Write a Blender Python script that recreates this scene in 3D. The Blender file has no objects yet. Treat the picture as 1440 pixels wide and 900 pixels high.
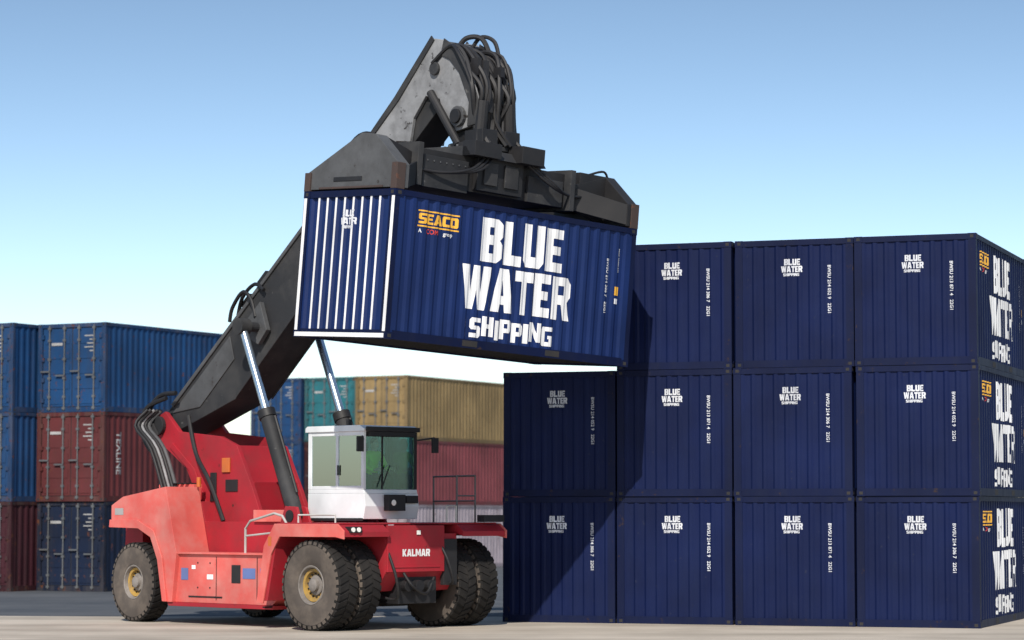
import bpy, bmesh, math, random
from mathutils import Vector, Matrix, geometry
random.seed(7)
scene = bpy.context.scene
COL = scene.collection

# ------------------------------------------------------------------ materials
def new_mat(name):
    m = bpy.data.materials.new(name); m.use_nodes = True
    nt = m.node_tree
    b = nt.nodes["Principled BSDF"]
    return m, nt, b

def paint(name, col, rough=0.45, dirt=0.35, dirtcol=(0.12,0.10,0.085), metallic=0.0, scale=1.2,
          streak=True, bump=0.15, fleck=0.0, fleckcol=(0.10,0.035,0.015), spec=0.5):
    m, nt, b = new_mat(name)
    N = nt.nodes; L = nt.links
    tc = N.new('ShaderNodeTexCoord')
    oi = N.new('ShaderNodeObjectInfo')
    add = N.new('ShaderNodeVectorMath'); add.operation='ADD'
    mul = N.new('ShaderNodeVectorMath'); mul.operation='SCALE'; mul.inputs[3].default_value=31.0
    comb = N.new('ShaderNodeCombineXYZ')
    for i in range(3): L.new(oi.outputs['Random'], comb.inputs[i])
    L.new(comb.outputs[0], mul.inputs[0])
    L.new(tc.outputs['Object'], add.inputs[0]); L.new(mul.outputs[0], add.inputs[1])
    mp = N.new('ShaderNodeMapping')
    mp.inputs['Scale'].default_value = (3.0,3.0,0.35) if streak else (1,1,1)
    L.new(add.outputs[0], mp.inputs['Vector'])
    n1 = N.new('ShaderNodeTexNoise'); n1.inputs['Scale'].default_value=scale; n1.inputs['Detail'].default_value=7; n1.inputs['Roughness'].default_value=0.65
    L.new(mp.outputs[0], n1.inputs['Vector'])
    r1 = N.new('ShaderNodeMapRange'); r1.inputs['From Min'].default_value=0.42; r1.inputs['From Max'].default_value=0.78
    r1.inputs['To Max'].default_value=dirt
    L.new(n1.outputs['Fac'], r1.inputs['Value'])
    mx = N.new('ShaderNodeMix'); mx.data_type='RGBA'
    mx.inputs['A'].default_value=(*col,1); mx.inputs['B'].default_value=(*dirtcol,1)
    L.new(r1.outputs[0], mx.inputs['Factor'])
    n2 = N.new('ShaderNodeTexNoise'); n2.inputs['Scale'].default_value=0.7; n2.inputs['Detail'].default_value=3
    L.new(add.outputs[0], n2.inputs['Vector'])
    r2 = N.new('ShaderNodeMapRange'); r2.inputs['From Min'].default_value=0.3; r2.inputs['From Max'].default_value=0.7
    r2.inputs['To Min'].default_value=0.78; r2.inputs['To Max'].default_value=1.2
    L.new(n2.outputs['Fac'], r2.inputs['Value'])
    hsv = N.new('ShaderNodeHueSaturation'); L.new(r2.outputs[0], hsv.inputs['Value'])
    L.new(mx.outputs['Result'], hsv.inputs['Color'])
    out = hsv.outputs['Color']
    if fleck>0:
        n3 = N.new('ShaderNodeTexNoise'); n3.inputs['Scale'].default_value=6; n3.inputs['Detail'].default_value=8; n3.inputs['Roughness'].default_value=0.7
        L.new(add.outputs[0], n3.inputs['Vector'])
        r3 = N.new('ShaderNodeMapRange'); r3.inputs['From Min'].default_value=0.66-fleck*0.15; r3.inputs['From Max'].default_value=0.72-fleck*0.15
        L.new(n3.outputs['Fac'], r3.inputs['Value'])
        m3 = N.new('ShaderNodeMix'); m3.data_type='RGBA'; m3.inputs['B'].default_value=(*fleckcol,1)
        L.new(r3.outputs[0], m3.inputs['Factor']); L.new(out, m3.inputs['A']); out = m3.outputs['Result']
    L.new(out, b.inputs['Base Color'])
    rr = N.new('ShaderNodeMapRange'); rr.inputs['To Min'].default_value=rough-0.08; rr.inputs['To Max'].default_value=min(1,rough+0.25)
    L.new(n1.outputs['Fac'], rr.inputs['Value']); L.new(rr.outputs[0], b.inputs['Roughness'])
    b.inputs['Metallic'].default_value = metallic
    b.inputs['Specular IOR Level'].default_value = spec
    if bump>0:
        bp = N.new('ShaderNodeBump'); bp.inputs['Strength'].default_value=bump; bp.inputs['Distance'].default_value=0.02
        nb = N.new('ShaderNodeTexNoise'); nb.inputs['Scale'].default_value=2.5; nb.inputs['Detail'].default_value=3
        L.new(add.outputs[0], nb.inputs['Vector']); L.new(nb.outputs['Fac'], bp.inputs['Height'])
        L.new(bp.outputs[0], b.inputs['Normal'])
    return m

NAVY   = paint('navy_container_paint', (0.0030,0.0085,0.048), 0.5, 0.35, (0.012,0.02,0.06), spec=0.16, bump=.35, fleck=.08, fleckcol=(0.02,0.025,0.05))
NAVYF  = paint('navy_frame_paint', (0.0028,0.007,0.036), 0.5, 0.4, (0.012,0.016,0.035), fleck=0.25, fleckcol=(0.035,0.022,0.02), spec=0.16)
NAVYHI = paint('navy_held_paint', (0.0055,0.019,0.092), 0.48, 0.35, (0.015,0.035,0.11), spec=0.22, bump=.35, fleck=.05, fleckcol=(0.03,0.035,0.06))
WHITE  = paint('white_letters_lit_ribs', (0.80,0.80,0.80), 0.5, 0.35, (0.40,0.42,0.48), bump=0)  # lettering white, also the sunlit edges painted on the held container end
LOGOW  = paint('small_logo_paint', (0.62,0.64,0.68), 0.6, 0.5, (0.30,0.33,0.42), bump=0)
YELLOW = paint('yellow_lettering_paint', (0.80,0.42,0.04), 0.5, 0.1, bump=0)
REDLET = paint('red_lettering_paint', (0.6,0.05,0.04), 0.5, 0.1, bump=0)
STEELB = paint('galvanised_bar', (0.12,0.13,0.14), 0.5, 0.5, metallic=0.3, fleck=0.3)
DARK   = paint('dark_underfloor', (0.018,0.018,0.02), 0.8, 0.5, (0.05,0.04,0.035))
FADEW  = paint('faded_marking_paint', (0.36,0.36,0.36), 0.7, 0.5, (0.15,0.13,0.12), bump=0)
RED    = paint('sunlit_red_paint', (0.60,0.105,0.090), 0.45, 0.7, (0.55,0.27,0.235), streak=False, scale=1.6, bump=0.08, spec=0.4)  # paler copy of the red: sunlit brightness of the sides put into the colour
REDD   = paint('deep_red_paint', (0.34,0.015,0.026), 0.48, 0.5, (0.14,0.035,0.035), streak=False, scale=2.0, fleck=0.15, fleckcol=(0.05,0.02,0.015), spec=.35)  # deeper copy of the red; the front plate's shade is in the colour
BOOM   = paint('boom_grey_paint', (0.024,0.025,0.028), 0.6, 0.65, (0.075,0.074,0.073), streak=False, scale=1.3, fleck=0.08, fleckcol=(0.12,0.118,0.115), spec=.3)
BOOMM  = paint('spreader_grey_paint', (0.075,0.078,0.083), 0.55, 0.7, (0.030,0.030,0.031), streak=False, scale=2.0, fleck=0.25, fleckcol=(0.025,0.02,0.017), spec=.35)
BOOML  = paint('head_grey_paint', (0.24,0.245,0.255), 0.5, 0.8, (0.05,0.05,0.052), streak=False, scale=1.8, fleck=0.4, fleckcol=(0.03,0.027,0.025))
BLACK  = paint('black_hydraulics', (0.011,0.011,0.013), 0.5, 0.4, (0.045,0.043,0.042), streak=False, spec=.4)
CHROME = paint('chrome_rod', (0.50,0.60,0.70), 0.2, 0.2, metallic=0.9, streak=False, bump=0)
RUSTY  = paint('worn_corner_steel', (0.05,0.032,0.028), 0.7, 0.6, (0.03,0.028,0.027), streak=False, fleck=0.5, fleckcol=(0.11,0.04,0.02))
CABW   = paint('cab_white_paint', (0.70,0.73,0.75), 0.35, 0.45, (0.40,0.41,0.42), streak=False, bump=0.03)
RUBBER = paint('tyre_rubber', (0.012,0.0115,0.0115), 0.85, 0.6, (0.038,0.034,0.031), streak=False, scale=2.2, bump=0.3, spec=0.25)
RUBDUST= paint('tyre_sidewall_dust', (0.080,0.068,0.060), 0.9, 0.8, (0.17,0.14,0.115), streak=False, scale=2.6, bump=0.3, spec=0.2)
RIMY   = paint('rim_yellow_dusty', (0.36,0.22,0.045), 0.65, 0.9, (0.15,0.115,0.085), streak=False, scale=5)
HUB    = paint('hub_grey', (0.20,0.18,0.165), 0.6, 0.8, (0.06,0.05,0.045), streak=False, scale=4)
RAIL   = paint('handrail_paint', (0.48,0.47,0.45), 0.45, 0.4, streak=False)
RAILD  = paint('dark_rail_paint', (0.09,0.09,0.095), 0.5, 0.4, streak=False)
HIVIS  = paint('hi_vis_cloth', (0.50,0.85,0.05), 0.9, 0.1, streak=False, bump=0)
SKIN   = paint('skin', (0.60,0.36,0.26), 0.6, 0.05, streak=False, bump=0)
HAIR   = paint('hair', (0.05,0.03,0.02), 0.8, 0.1, streak=False, bump=0)
TROUS  = paint('work_trousers', (0.03,0.035,0.06), 0.9, 0.1, streak=False, bump=0)
SEATM  = paint('seat_fabric', (0.03,0.03,0.035), 0.9, 0.1, streak=False, bump=0)
LENS   = paint('lamp_lens', (0.75,0.75,0.7), 0.15, 0.05, streak=False, bump=0)
ORANGE = paint('orange_part', (0.55,0.13,0.02), 0.5, 0.5, streak=False, bump=0)
BLUEST = paint('blue_sticker', (0.10,0.15,0.36), 0.5, 0.4, streak=False, bump=0)

def glass_mat(name,tint,base):
    m, nt, b = new_mat(name)
    N=nt.nodes; L=nt.links
    out = N['Material Output']
    tr = N.new('ShaderNodeBsdfTransparent'); tr.inputs[0].default_value=(*tint,1)
    gl = N.new('ShaderNodeBsdfGlossy'); gl.inputs['Roughness'].default_value=0.04; gl.inputs[0].default_value=(0.85,1,1,1)
    fr = N.new('ShaderNodeFresnel'); fr.inputs[0].default_value=1.35
    ma = N.new('ShaderNodeMath'); ma.operation='ADD'; ma.inputs[1].default_value=base
    L.new(fr.outputs[0], ma.inputs[0])
    mix = N.new('ShaderNodeMixShader'); L.new(ma.outputs[0], mix.inputs[0])
    L.new(tr.outputs[0], mix.inputs[1]); L.new(gl.outputs[0], mix.inputs[2]); L.new(mix.outputs[0], out.inputs[0])
    return m
GLASS = glass_mat('cab_tinted_glass',(0.62,0.86,0.88),0.03)
GLASSS = glass_mat('cab_side_glass',(0.80,0.93,0.93),0.38)

# ------------------------------------------------------------------ mesh builder
class MB:
    def __init__(s): s.v=[]; s.f=[]; s.mi=[]; s.mats=[]
    def m(s, mat):
        if mat not in s.mats: s.mats.append(mat)
        return s.mats.index(mat)
    def add(s, vs, fs, mat):
        o=len(s.v); k=s.m(mat); s.v += [Vector(x) for x in vs]
        for f in fs: s.f.append([i+o for i in f]); s.mi.append(k)
    def box(s, a, b, mat):
        x0,y0,z0=a; x1,y1,z1=b
        vs=[(x0,y0,z0),(x1,y0,z0),(x1,y1,z0),(x0,y1,z0),(x0,y0,z1),(x1,y0,z1),(x1,y1,z1),(x0,y1,z1)]
        s.add(vs,[(0,3,2,1),(4,5,6,7),(0,1,5,4),(1,2,6,5),(2,3,7,6),(3,0,4,7)],mat)
    def prism(s, prof, y0, y1, mat):
        n=len(prof); vs=[(p[0],y0,p[1]) for p in prof]+[(p[0],y1,p[1]) for p in prof]
        fs=[tuple(range(n)), tuple(range(2*n-1,n-1,-1))]
        fs+=[(i,(i+1)%n,n+(i+1)%n,n+i) for i in range(n)]
        s.add(vs,fs,mat)
    def obox(s, p0, p1, w, h, mat, up=(0,0,1)):
        p0=Vector(p0); p1=Vector(p1); d=(p1-p0).normalized(); u=Vector(up)
        r=d.cross(u).normalized(); u=r.cross(d).normalized()
        vs=[]
        for p in (p0,p1):
            for a,b in ((-1,-1),(1,-1),(1,1),(-1,1)): vs.append(p+r*a*w/2+u*b*h/2)
        s.add(vs,[(0,1,2,3),(7,6,5,4),(0,4,5,1),(1,5,6,2),(2,6,7,3),(3,7,4,0)],mat)
    def cyl(s, p0, p1, r, mat, seg=16, r2=None):
        p0=Vector(p0); p1=Vector(p1); d=(p1-p0).normalized(); r2=r if r2 is None else r2
        a=d.orthogonal().normalized(); b=d.cross(a)
        vs=[]
        for p,rr in ((p0,r),(p1,r2)):
            for i in range(seg):
                t=2*math.pi*i/seg; vs.append(p+(a*math.cos(t)+b*math.sin(t))*rr)
        fs=[tuple(range(seg)), tuple(range(2*seg-1,seg-1,-1))]
        fs+=[(i,(i+1)%seg,seg+(i+1)%seg,seg+i) for i in range(seg)]
        s.add(vs,fs,mat)
    def tube(s, pts, r, mat, seg=8, sub=6):
        P=[Vector(p) for p in pts]
        if len(P)>2 and sub>1:
            Q=[]
            for i in range(len(P)-1):
                p0=P[max(i-1,0)];p1=P[i];p2=P[i+1];p3=P[min(i+2,len(P)-1)]
                for k in range(sub):
                    t=k/sub
                    Q.append(0.5*((2*p1)+(p2-p0)*t+(2*p0-5*p1+4*p2-p3)*t*t+(3*p1-p0-3*p2+p3)*t**3))
            Q.append(P[-1]); P=Q
        vs=[];fs=[]; a=None
        for i,p in enumerate(P):
            d=(P[min(i+1,len(P)-1)]-P[max(i-1,0)]).normalized()
            if a is None: a=d.orthogonal().normalized()
            a=(a-d*a.dot(d)).normalized(); b=d.cross(a)
            for k in range(seg):
                t=2*math.pi*k/seg; vs.append(p+(a*math.cos(t)+b*math.sin(t))*r)
        for i in range(len(P)-1):
            for k in range(seg):
                fs.append((i*seg+k,i*seg+(k+1)%seg,(i+1)*seg+(k+1)%seg,(i+1)*seg+k))
        fs.append(tuple(range(seg))); fs.append(tuple(range(len(P)*seg-1,len(P)*seg-seg-1,-1)))
        s.add(vs,fs,mat)
    def lathe(s, prof, mat, seg=48, c=(0,0,0)):
        n=len(prof); vs=[];fs=[]
        for i in range(seg):
            t=2*math.pi*i/seg
            for r,y in prof: vs.append((c[0]+r*math.cos(t),c[1]+y,c[2]+r*math.sin(t)))
        for i in range(seg):
            j=(i+1)%seg
            for k in range(n-1): fs.append((i*n+k,i*n+k+1,j*n+k+1,j*n+k))
        s.add(vs,fs,mat)
    def mesh(s, name, smooth=None):
        me=bpy.data.meshes.new(name); me.from_pydata([tuple(v) for v in s.v],[],s.f)
        for m in s.mats: me.materials.append(m)
        me.polygons.foreach_set('material_index', s.mi)
        bm=bmesh.new(); bm.from_mesh(me); bmesh.ops.recalc_face_normals(bm, faces=bm.faces[:])
        if smooth:
            for f in bm.faces: f.smooth=True
            for e in bm.edges:
                if len(e.link_faces)==2 and e.calc_face_angle(0)>math.radians(smooth): e.smooth=False
        bm.to_mesh(me); bm.free(); return me
    def obj(s, name, parent=None, smooth=None, bevel=0):
        o=bpy.data.objects.new(name, s.mesh(name,smooth)); COL.objects.link(o)
        if parent: o.parent=parent
        if bevel:
            b=o.modifiers.new('bevel','BEVEL'); b.width=bevel; b.segments=2; b.limit_method='ANGLE'; b.angle_limit=math.radians(35)
            b.harden_normals=False
        return o

def empty(name, loc=(0,0,0), parent=None):
    e=bpy.data.objects.new(name,None); COL.objects.link(e); e.location=loc; e.empty_display_size=0.3
    if parent: e.parent=parent
    return e

# ------------------------------------------------------------------ lettering
G={
'L':(.85,[[(0,0),(1,0),(1,.24),(.42,.24),(.42,1),(0,1)]]),
'U':(1.0,[[(0,1),(0,.15),(.15,0),(.85,0),(1,.15),(1,1),(.62,1),(.62,.25),(.38,.25),(.38,1)]]),
'E':(.85,[[(0,0),(1,0),(1,.22),(.42,.22),(.42,.4),(.9,.4),(.9,.6),(.42,.6),(.42,.78),(1,.78),(1,1),(0,1)]]),
'B':(1.0,[[(0,0),(.8,0),(1,.12),(1,.42),(.88,.52),(1,.6),(1,.88),(.8,1),(0,1)],[(.38,.2),(.62,.2),(.62,.4),(.38,.4)],[(.38,.62),(.6,.62),(.6,.8),(.38,.8)]]),
'W':(1.45,[[(0,1),(.17,0),(.42,0),(.5,.45),(.58,0),(.83,0),(1,1),(.74,1),(.68,.4),(.6,1),(.4,1),(.32,.4),(.26,1)]]),
'A':(1.1,[[(0,0),(.28,1),(.72,1),(1,0),(.66,0),(.62,.18),(.38,.18),(.34,0)],[(.42,.38),(.58,.38),(.5,.75)]]),
'T':(.9,[[(.33,0),(.67,0),(.67,.76),(1,.76),(1,1),(0,1),(0,.76),(.33,.76)]]),
'R':(1.0,[[(0,0),(.36,0),(.36,.36),(.5,.36),(.64,0),(1,0),(.86,.42),(1,.55),(1,.86),(.84,1),(0,1)],[(.36,.58),(.62,.58),(.62,.8),(.36,.8)]]),
'S':(.9,[[(0,0),(.85,0),(1,.12),(1,.5),(.88,.6),(.36,.6),(.36,.78),(1,.78),(1,1),(.14,1),(0,.88),(0,.5),(.12,.4),(.64,.4),(.64,.22),(0,.22)]]),
'H':(.95,[[(0,0),(.35,0),(.35,.4),(.65,.4),(.65,0),(1,0),(1,1),(.65,1),(.65,.62),(.35,.62),(.35,1),(0,1)]]),
'I':(.38,[[(0,0),(1,0),(1,1),(0,1)]]),
'P':(.9,[[(0,0),(.36,0),(.36,.34),(.86,.34),(1,.46),(1,.88),(.86,1),(0,1)],[(.36,.56),(.64,.56),(.64,.8),(.36,.8)]]),
'N':(1.0,[[(0,0),(.32,0),(.32,.55),(.66,0),(1,0),(1,1),(.68,1),(.68,.45),(.34,1),(0,1)]]),
'G':(.95,[[(.14,0),(1,0),(1,.55),(.55,.55),(.55,.38),(.66,.38),(.66,.22),(.36,.22),(.36,.78),(1,.78),(1,1),(.14,1),(0,.86),(0,.14)]]),
'C':(.9,[[(.14,0),(1,0),(1,.24),(.36,.24),(.36,.76),(1,.76),(1,1),(.14,1),(0,.86),(0,.14)]]),
'O':(1.0,[[(.14,0),(.86,0),(1,.14),(1,.86),(.86,1),(.14,1),(0,.86),(0,.14)],[(.36,.25),(.64,.25),(.64,.75),(.36,.75)]]),
'K':(1.0,[[(0,0),(.34,0),(.34,.3),(.62,0),(1,0),(.6,.52),(.98,1),(.62,1),(.34,.66),(.34,1),(0,1)]]),
'M':(1.3,[[(0,0),(.26,0),(.26,.6),(.42,.15),(.58,.15),(.74,.6),(.74,0),(1,0),(1,1),(.7,1),(.5,.5),(.3,1),(0,1)]]),
}
def word(txt, x0, x1, z0, z1, gap=.08, jitter=0.0):
    ws=[G[c][0] for c in txt]; tot=sum(ws)+gap*(len(txt)-1); k=(x1-x0)/tot
    vs=[];fs=[]; x=x0; rnd=random.Random(len(txt))
    for c,w in zip(txt,ws):
        dz=rnd.uniform(-jitter,jitter)
        loops=[[Vector((x+p[0]*w*k, z0+dz+p[1]*(z1-z0),0)) for p in lp] for lp in G[c][1]]
        tris=geometry.tessellate_polygon(loops)
        flat=[p for lp in loops for p in lp]; o=len(vs)
        vs+= [(p.x,p.y) for p in flat]; fs+=[tuple(i+o for i in t) for t in tris]
        x+=(w+gap)*k
    return vs,fs
def font_word(txt, height, rot=0, cx=0, cz=0):
    cu=bpy.data.curves.new('tmp','FONT'); cu.body=txt; cu.size=height*1.35; cu.offset=0.02*height
    cu.align_x='CENTER'; cu.align_y='CENTER'; cu.resolution_u=2
    o=bpy.data.objects.new('tmp',cu); COL.objects.link(o)
    dg=bpy.context.evaluated_depsgraph_get(); dg.update()
    me=bpy.data.meshes.new_from_object(o.evaluated_get(dg))
    c,s_=math.cos(rot),math.sin(rot)
    vs=[(cx+v.co.x*c-v.co.y*s_, cz+v.co.x*s_+v.co.y*c) for v in me.vertices]
    fs=[tuple(p.vertices) for p in me.polygons]
    bpy.data.objects.remove(o); bpy.data.curves.remove(cu); bpy.data.meshes.remove(me)
    return vs,fs
def rect(x0,x1,z0,z1): return [(x0,z0),(x1,z0),(x1,z1),(x0,z1)],[(0,1,2,3)]

# ------------------------------------------------------------------ containers
CW,CH=2.44,2.59
def corr_profile(a,b,n,fo,fs_,fi,depth,base=0.015):
    tot=fo+2*fs_+fi; p=(b-a)/(n*tot+fo)
    pts=[(a,base)]; s=a
    for i in range(n):
        s+=fo*p; pts.append((s,base)); s+=fs_*p; pts.append((s,base+depth))
        s+=fi*p; pts.append((s,base+depth)); s+=fs_*p; pts.append((s,base))
    pts.append((b,base)); return pts
def prof_off(pts,s):
    if s<=pts[0][0]: return pts[0][1]
    for (s0,o0),(s1,o1) in zip(pts,pts[1:]):
        if s<=s1: return o0+(o1-o0)*(s-s0)/max(1e-9,s1-s0)
    return pts[-1][1]
def drape(geo_list, pts, place, name):
    me=bpy.data.meshes.new(name); bm=bmesh.new(); mats=[]
    for vs,fs,mat in geo_list:
        if mat not in mats: mats.append(mat)
        k=mats.index(mat); bv=[bm.verts.new((x,z,0)) for x,z in vs]
        for f in fs:
            try:
                bf=bm.faces.new([bv[i] for i in f]); bf.material_index=k
            except ValueError: pass
    if pts:
        xs=[v.co.x for v in bm.verts]; lo,hi=min(xs),max(xs)
        for s,_ in pts:
            if lo<s<hi:
                bmesh.ops.bisect_plane(bm, geom=bm.verts[:]+bm.edges[:]+bm.faces[:], plane_co=(s,0,0), plane_no=(1,0,0), dist=1e-5)
    for v in bm.verts:
        off=prof_off(pts,v.co.x) if pts else 0
        v.co=place(v.co.x,v.co.y,off)
    bmesh.ops.recalc_face_normals(bm, faces=bm.faces[:])
    bm.to_mesh(me); bm.free()
    for m in mats: me.materials.append(m)
    return me
def end_profile(d=.022):
    return corr_profile(-CW/2+.15, CW/2-.15, 9, .30,.24,.62,d)
def side_profile(L):
    n=int(round((L-.34)/.278)); return corr_profile(-L/2+.17,L/2-.17,n,.26,.22,.3,.026)

_cache={}
def container_mesh(key, mat, framemat, L=6.06, doors=True, lit_ribs=None):
    if key in _cache: return _cache[key]
    b=MB(); hx,hy=L/2,CW/2
    for sx in (-1,1):
        for sy in (-1,1):
            x0,x1=sorted((sx*hx,sx*(hx-.10))); y0,y1=sorted((sy*hy,sy*(hy-.15)))
            b.box((x0,y0,.12),(x1,y1,CH-.12),framemat)
            x0,x1=sorted((sx*(hx+.006),sx*(hx-.178))); y0,y1=sorted((sy*(hy+.006),sy*(hy-.162)))
            for z0,z1 in ((0,.118),(CH-.118,CH)):
                b.box((x0,y0,z0),(x1,y1,z1),framemat)
                zc=(z0+z1)/2; xo=sx*(hx-.09); yo=sy*(hy+.008)
                b.box((xo-.04,min(yo,yo-sy*.01),zc-.03),(xo+.04,max(yo,yo-sy*.01),zc+.03),DARK)
                xo=sx*(hx+.008); yo=sy*(hy-.08)
                b.box((min(xo,xo-sx*.01),yo-.035,zc-.03),(max(xo,xo-sx*.01),yo+.035,zc+.03),DARK)
        x0,x1=sorted((sx*(hx-.004),sx*(hx-.09)))
        b.box((x0,-hy+.15,.003),(x1,hy-.15,.15),framemat)
        b.box((x0,-hy+.15,CH-.12),(x1,hy-.15,CH-.004),framemat)
    if lit_ribs:
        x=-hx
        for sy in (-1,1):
            y0,y1=sorted((sy*(hy-.012),sy*(hy-.085))); b.box((x-.004,y0,.125),(x+.01,y1,CH-.125),lit_ribs)
        b.box((x-.012,-hy+.03,.015),(x-.007,hy-.03,.09),lit_ribs)
    for sy in (-1,1):
        y0,y1=sorted((sy*(hy-.004),sy*(hy-.06)))
        b.box((-hx+.17,y0,.003),(hx-.17,y1,.155),framemat)
        b.box((-hx+.17,y0,CH-.10),(hx-.17,y1,CH-.004),framemat)
        if L<7:
            for xc in (-1.03,1.03):
                yy=sorted((sy*(hy-.001),sy*(hy-.08)))
                b.box((xc-.18,yy[0],.03),(xc+.18,yy[1],.135),DARK)
    b.box((-hx+.1,-hy+.07,.10),(hx-.1,hy-.07,.16),DARK)
    n=int(L/.3)
    for i in range(n):
        x=-hx+.3+i*(L-.6)/(n-1); b.box((x-.02,-hy+.07,.03),(x+.02,hy-.07,.10),DARK)
    b.box((-hx+.1,-hy+.05,CH-.05),(hx-.1,hy-.05,CH-.02),mat)
    P=side_profile(L)
    for sy in (-1,1):
        vs=[];fs=[]
        for s,o in P: vs+=[(s,sy*(hy-o),.155),(s,sy*(hy-o),CH-.10)]
        for i in range(len(P)-1): fs.append((2*i,2*i+2,2*i+3,2*i+1))
        b.add(vs,fs,mat)
        y0,y1=sorted((sy*(hy-.015),sy*(hy-.06)))
        for sx in (-1,1):
            x0,x1=sorted((sx*(hx-.10),sx*(hx-.17))); b.box((x0,y0,.12),(x1,y1,CH-.10),mat)
    PE=end_profile(.045 if lit_ribs else .022)
    for sx in (-1,1):
        if sx<0 and doors: continue
        vs=[];fs=[]
        for s,o in PE: vs+=[(sx*(hx-o),s,.15),(sx*(hx-o),s,CH-.12)]
        for i in range(len(PE)-1): fs.append((2*i,2*i+2,2*i+3,2*i+1))
        if lit_ribs and sx<0:
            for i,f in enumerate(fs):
                b.add([vs[j] for j in f],[(0,1,2,3)], lit_ribs if (i%4==0 and 0<i<len(fs)-1) else mat)  # outer flats coloured white as if catching the sun
        else: b.add(vs,fs,mat)
    if doors:
        x=-hx
        b.box((x+.05,-hy+.15,.15),(x+.09,hy-.15,CH-.12),DARK)
        for s in (-1,1):
            y0,y1=sorted((s*.015,s*(hy-.165)))
            b.box((x+.035,y0,.17),(x+.055,y1,CH-.14),mat)
            for k in range(5):
                z0=.24+k*.44; b.box((x+.022,y0+.08,z0),(x+.036,y1-.08,z0+.26),mat)
            for k in (0.24,0.76):
                yb=y0+(y1-y0)*k
                b.cyl((x-.005,yb,.06),(x-.005,yb,CH-.05),.022,STEELB,8)
                for z in (.12,.45,1.0,1.55,2.1,CH-.14): b.box((x-.03,yb-.05,z-.035),(x+.03,yb+.05,z+.035),STEELB)
                zz=1.05 if k<.5 else 1.17
                b.box((x-.04,yb-.02,zz),(x-.02,yb+.30,zz+.045),STEELB)
            for z in (.35,.95,1.55,2.2):
                yy=sorted((s*(hy-.10),s*(hy-.22))); b.box((x-.012,yy[0],z-.06),(x+.04,yy[1],z+.06),framemat)
            if s<0:
                for kk in range(5): b.box((x+.016,-.80,2.20-kk*.11),(x+.020,-.45-.09*((kk*2)%3),2.235-kk*.11),FADEW)
            else: b.box((x+.016,.35,1.95),(x+.020,.75,2.03),FADEW)
    me=b.mesh(key); _cache[key]=me; return me

def put(name, me, loc, yaw, extra=(), scale=1.0):
    e=empty(name,loc); e.rotation_euler=(0,0,yaw); e.scale=(scale,)*3
    o=bpy.data.objects.new('body',me); COL.objects.link(o); o.parent=e
    for nm,m in extra:
        c=bpy.data.objects.new(nm,m); COL.objects.link(c); c.parent=e
    return e

SP=side_profile(6.06); EP=end_profile(); EPH=end_profile(.045)
side_place=lambda s,z,o: Vector((s,-CW/2+o-.004,z))
end_place =lambda s,z,o: Vector((-3.03+o-.004,-s,z))
def logo(cx,cz,w,simple=False):
    k=w/2.72
    g=[]
    for t,x0,x1,z0,z1 in (('BLUE',-.94,1.12,1.58,2.36),('WATER',-1.33,1.39,.69,1.47),('SHIPPING',-1.06,1.0,.22,.57)):
        vs,fs=word(t,x0,x1,z0,z1,gap=.09,jitter=0.03 if not simple else 0)
        g.append(([(cx+(x-.03)*k,cz+(z-1.28)*k) for x,z in vs],fs,LOGOW if simple else WHITE))
    return g
side_geo=logo(.05,1.28,2.72)
vs,fs=word('SEACO',-2.42,-1.5,2.06,2.24,.05); side_geo.append((vs,fs,YELLOW))
side_geo.append((*rect(-2.44,-1.48,2.27,2.295),YELLOW)); side_geo.append((*rect(-2.44,-1.48,2.005,2.03),YELLOW))
side_geo.append((*font_word('A',.07,0,-2.38,1.93),WHITE)); side_geo.append((*font_word('COM',.09,0,-2.1,1.93),REDLET)); side_geo.append((*font_word('group',.07,0,-1.72,1.93),WHITE))
side_geo.append((*font_word('BWSU 214 306 7   22G1',.075,-math.pi/2,2.33,1.45),WHITE))
side_geo.append((*font_word('MAX 30480 KG',.05,-math.pi/2,2.62,1.95),WHITE))
side_geo.append((*rect(2.55,2.67,1.30,1.46),YELLOW)); side_geo.append((*rect(2.56,2.66,1.14,1.24),WHITE))
SIDE_DECAL=drape(side_geo,SP,side_place,'side_lettering')
END_DECALS=[]
for num in ('BWSU 214 306 7   22G1','BWSU 213 871 4   22G1','BWSU 214 052 9   22G1'):
    end_geo=logo(-.05,2.02,.44,True)+[(*font_word(num,.072,-math.pi/2,.72,1.56),LOGOW)]
    END_DECALS.append(drape(end_geo,EP,end_place,'end_lettering'))
HELD_END=drape(logo(-.02,2.08,.42,True),EPH,end_place,'end_lettering_held')

# --- blue stack
yaw=math.radians(70.2); X=Vector((math.cos(yaw),math.sin(yaw),0)); Y=Vector((-math.sin(yaw),math.cos(yaw),0))
corner=Vector((9.16,53.1,0))
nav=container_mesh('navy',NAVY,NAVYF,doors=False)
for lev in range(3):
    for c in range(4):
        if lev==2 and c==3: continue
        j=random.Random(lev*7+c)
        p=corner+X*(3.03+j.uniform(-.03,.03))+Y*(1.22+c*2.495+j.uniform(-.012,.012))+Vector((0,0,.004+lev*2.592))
        put('shipping_container',nav,p,yaw+math.radians(j.uniform(-.3,.3)),(('side_lettering',SIDE_DECAL),('end_lettering',END_DECALS[(lev*2+c)%3])))

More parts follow.
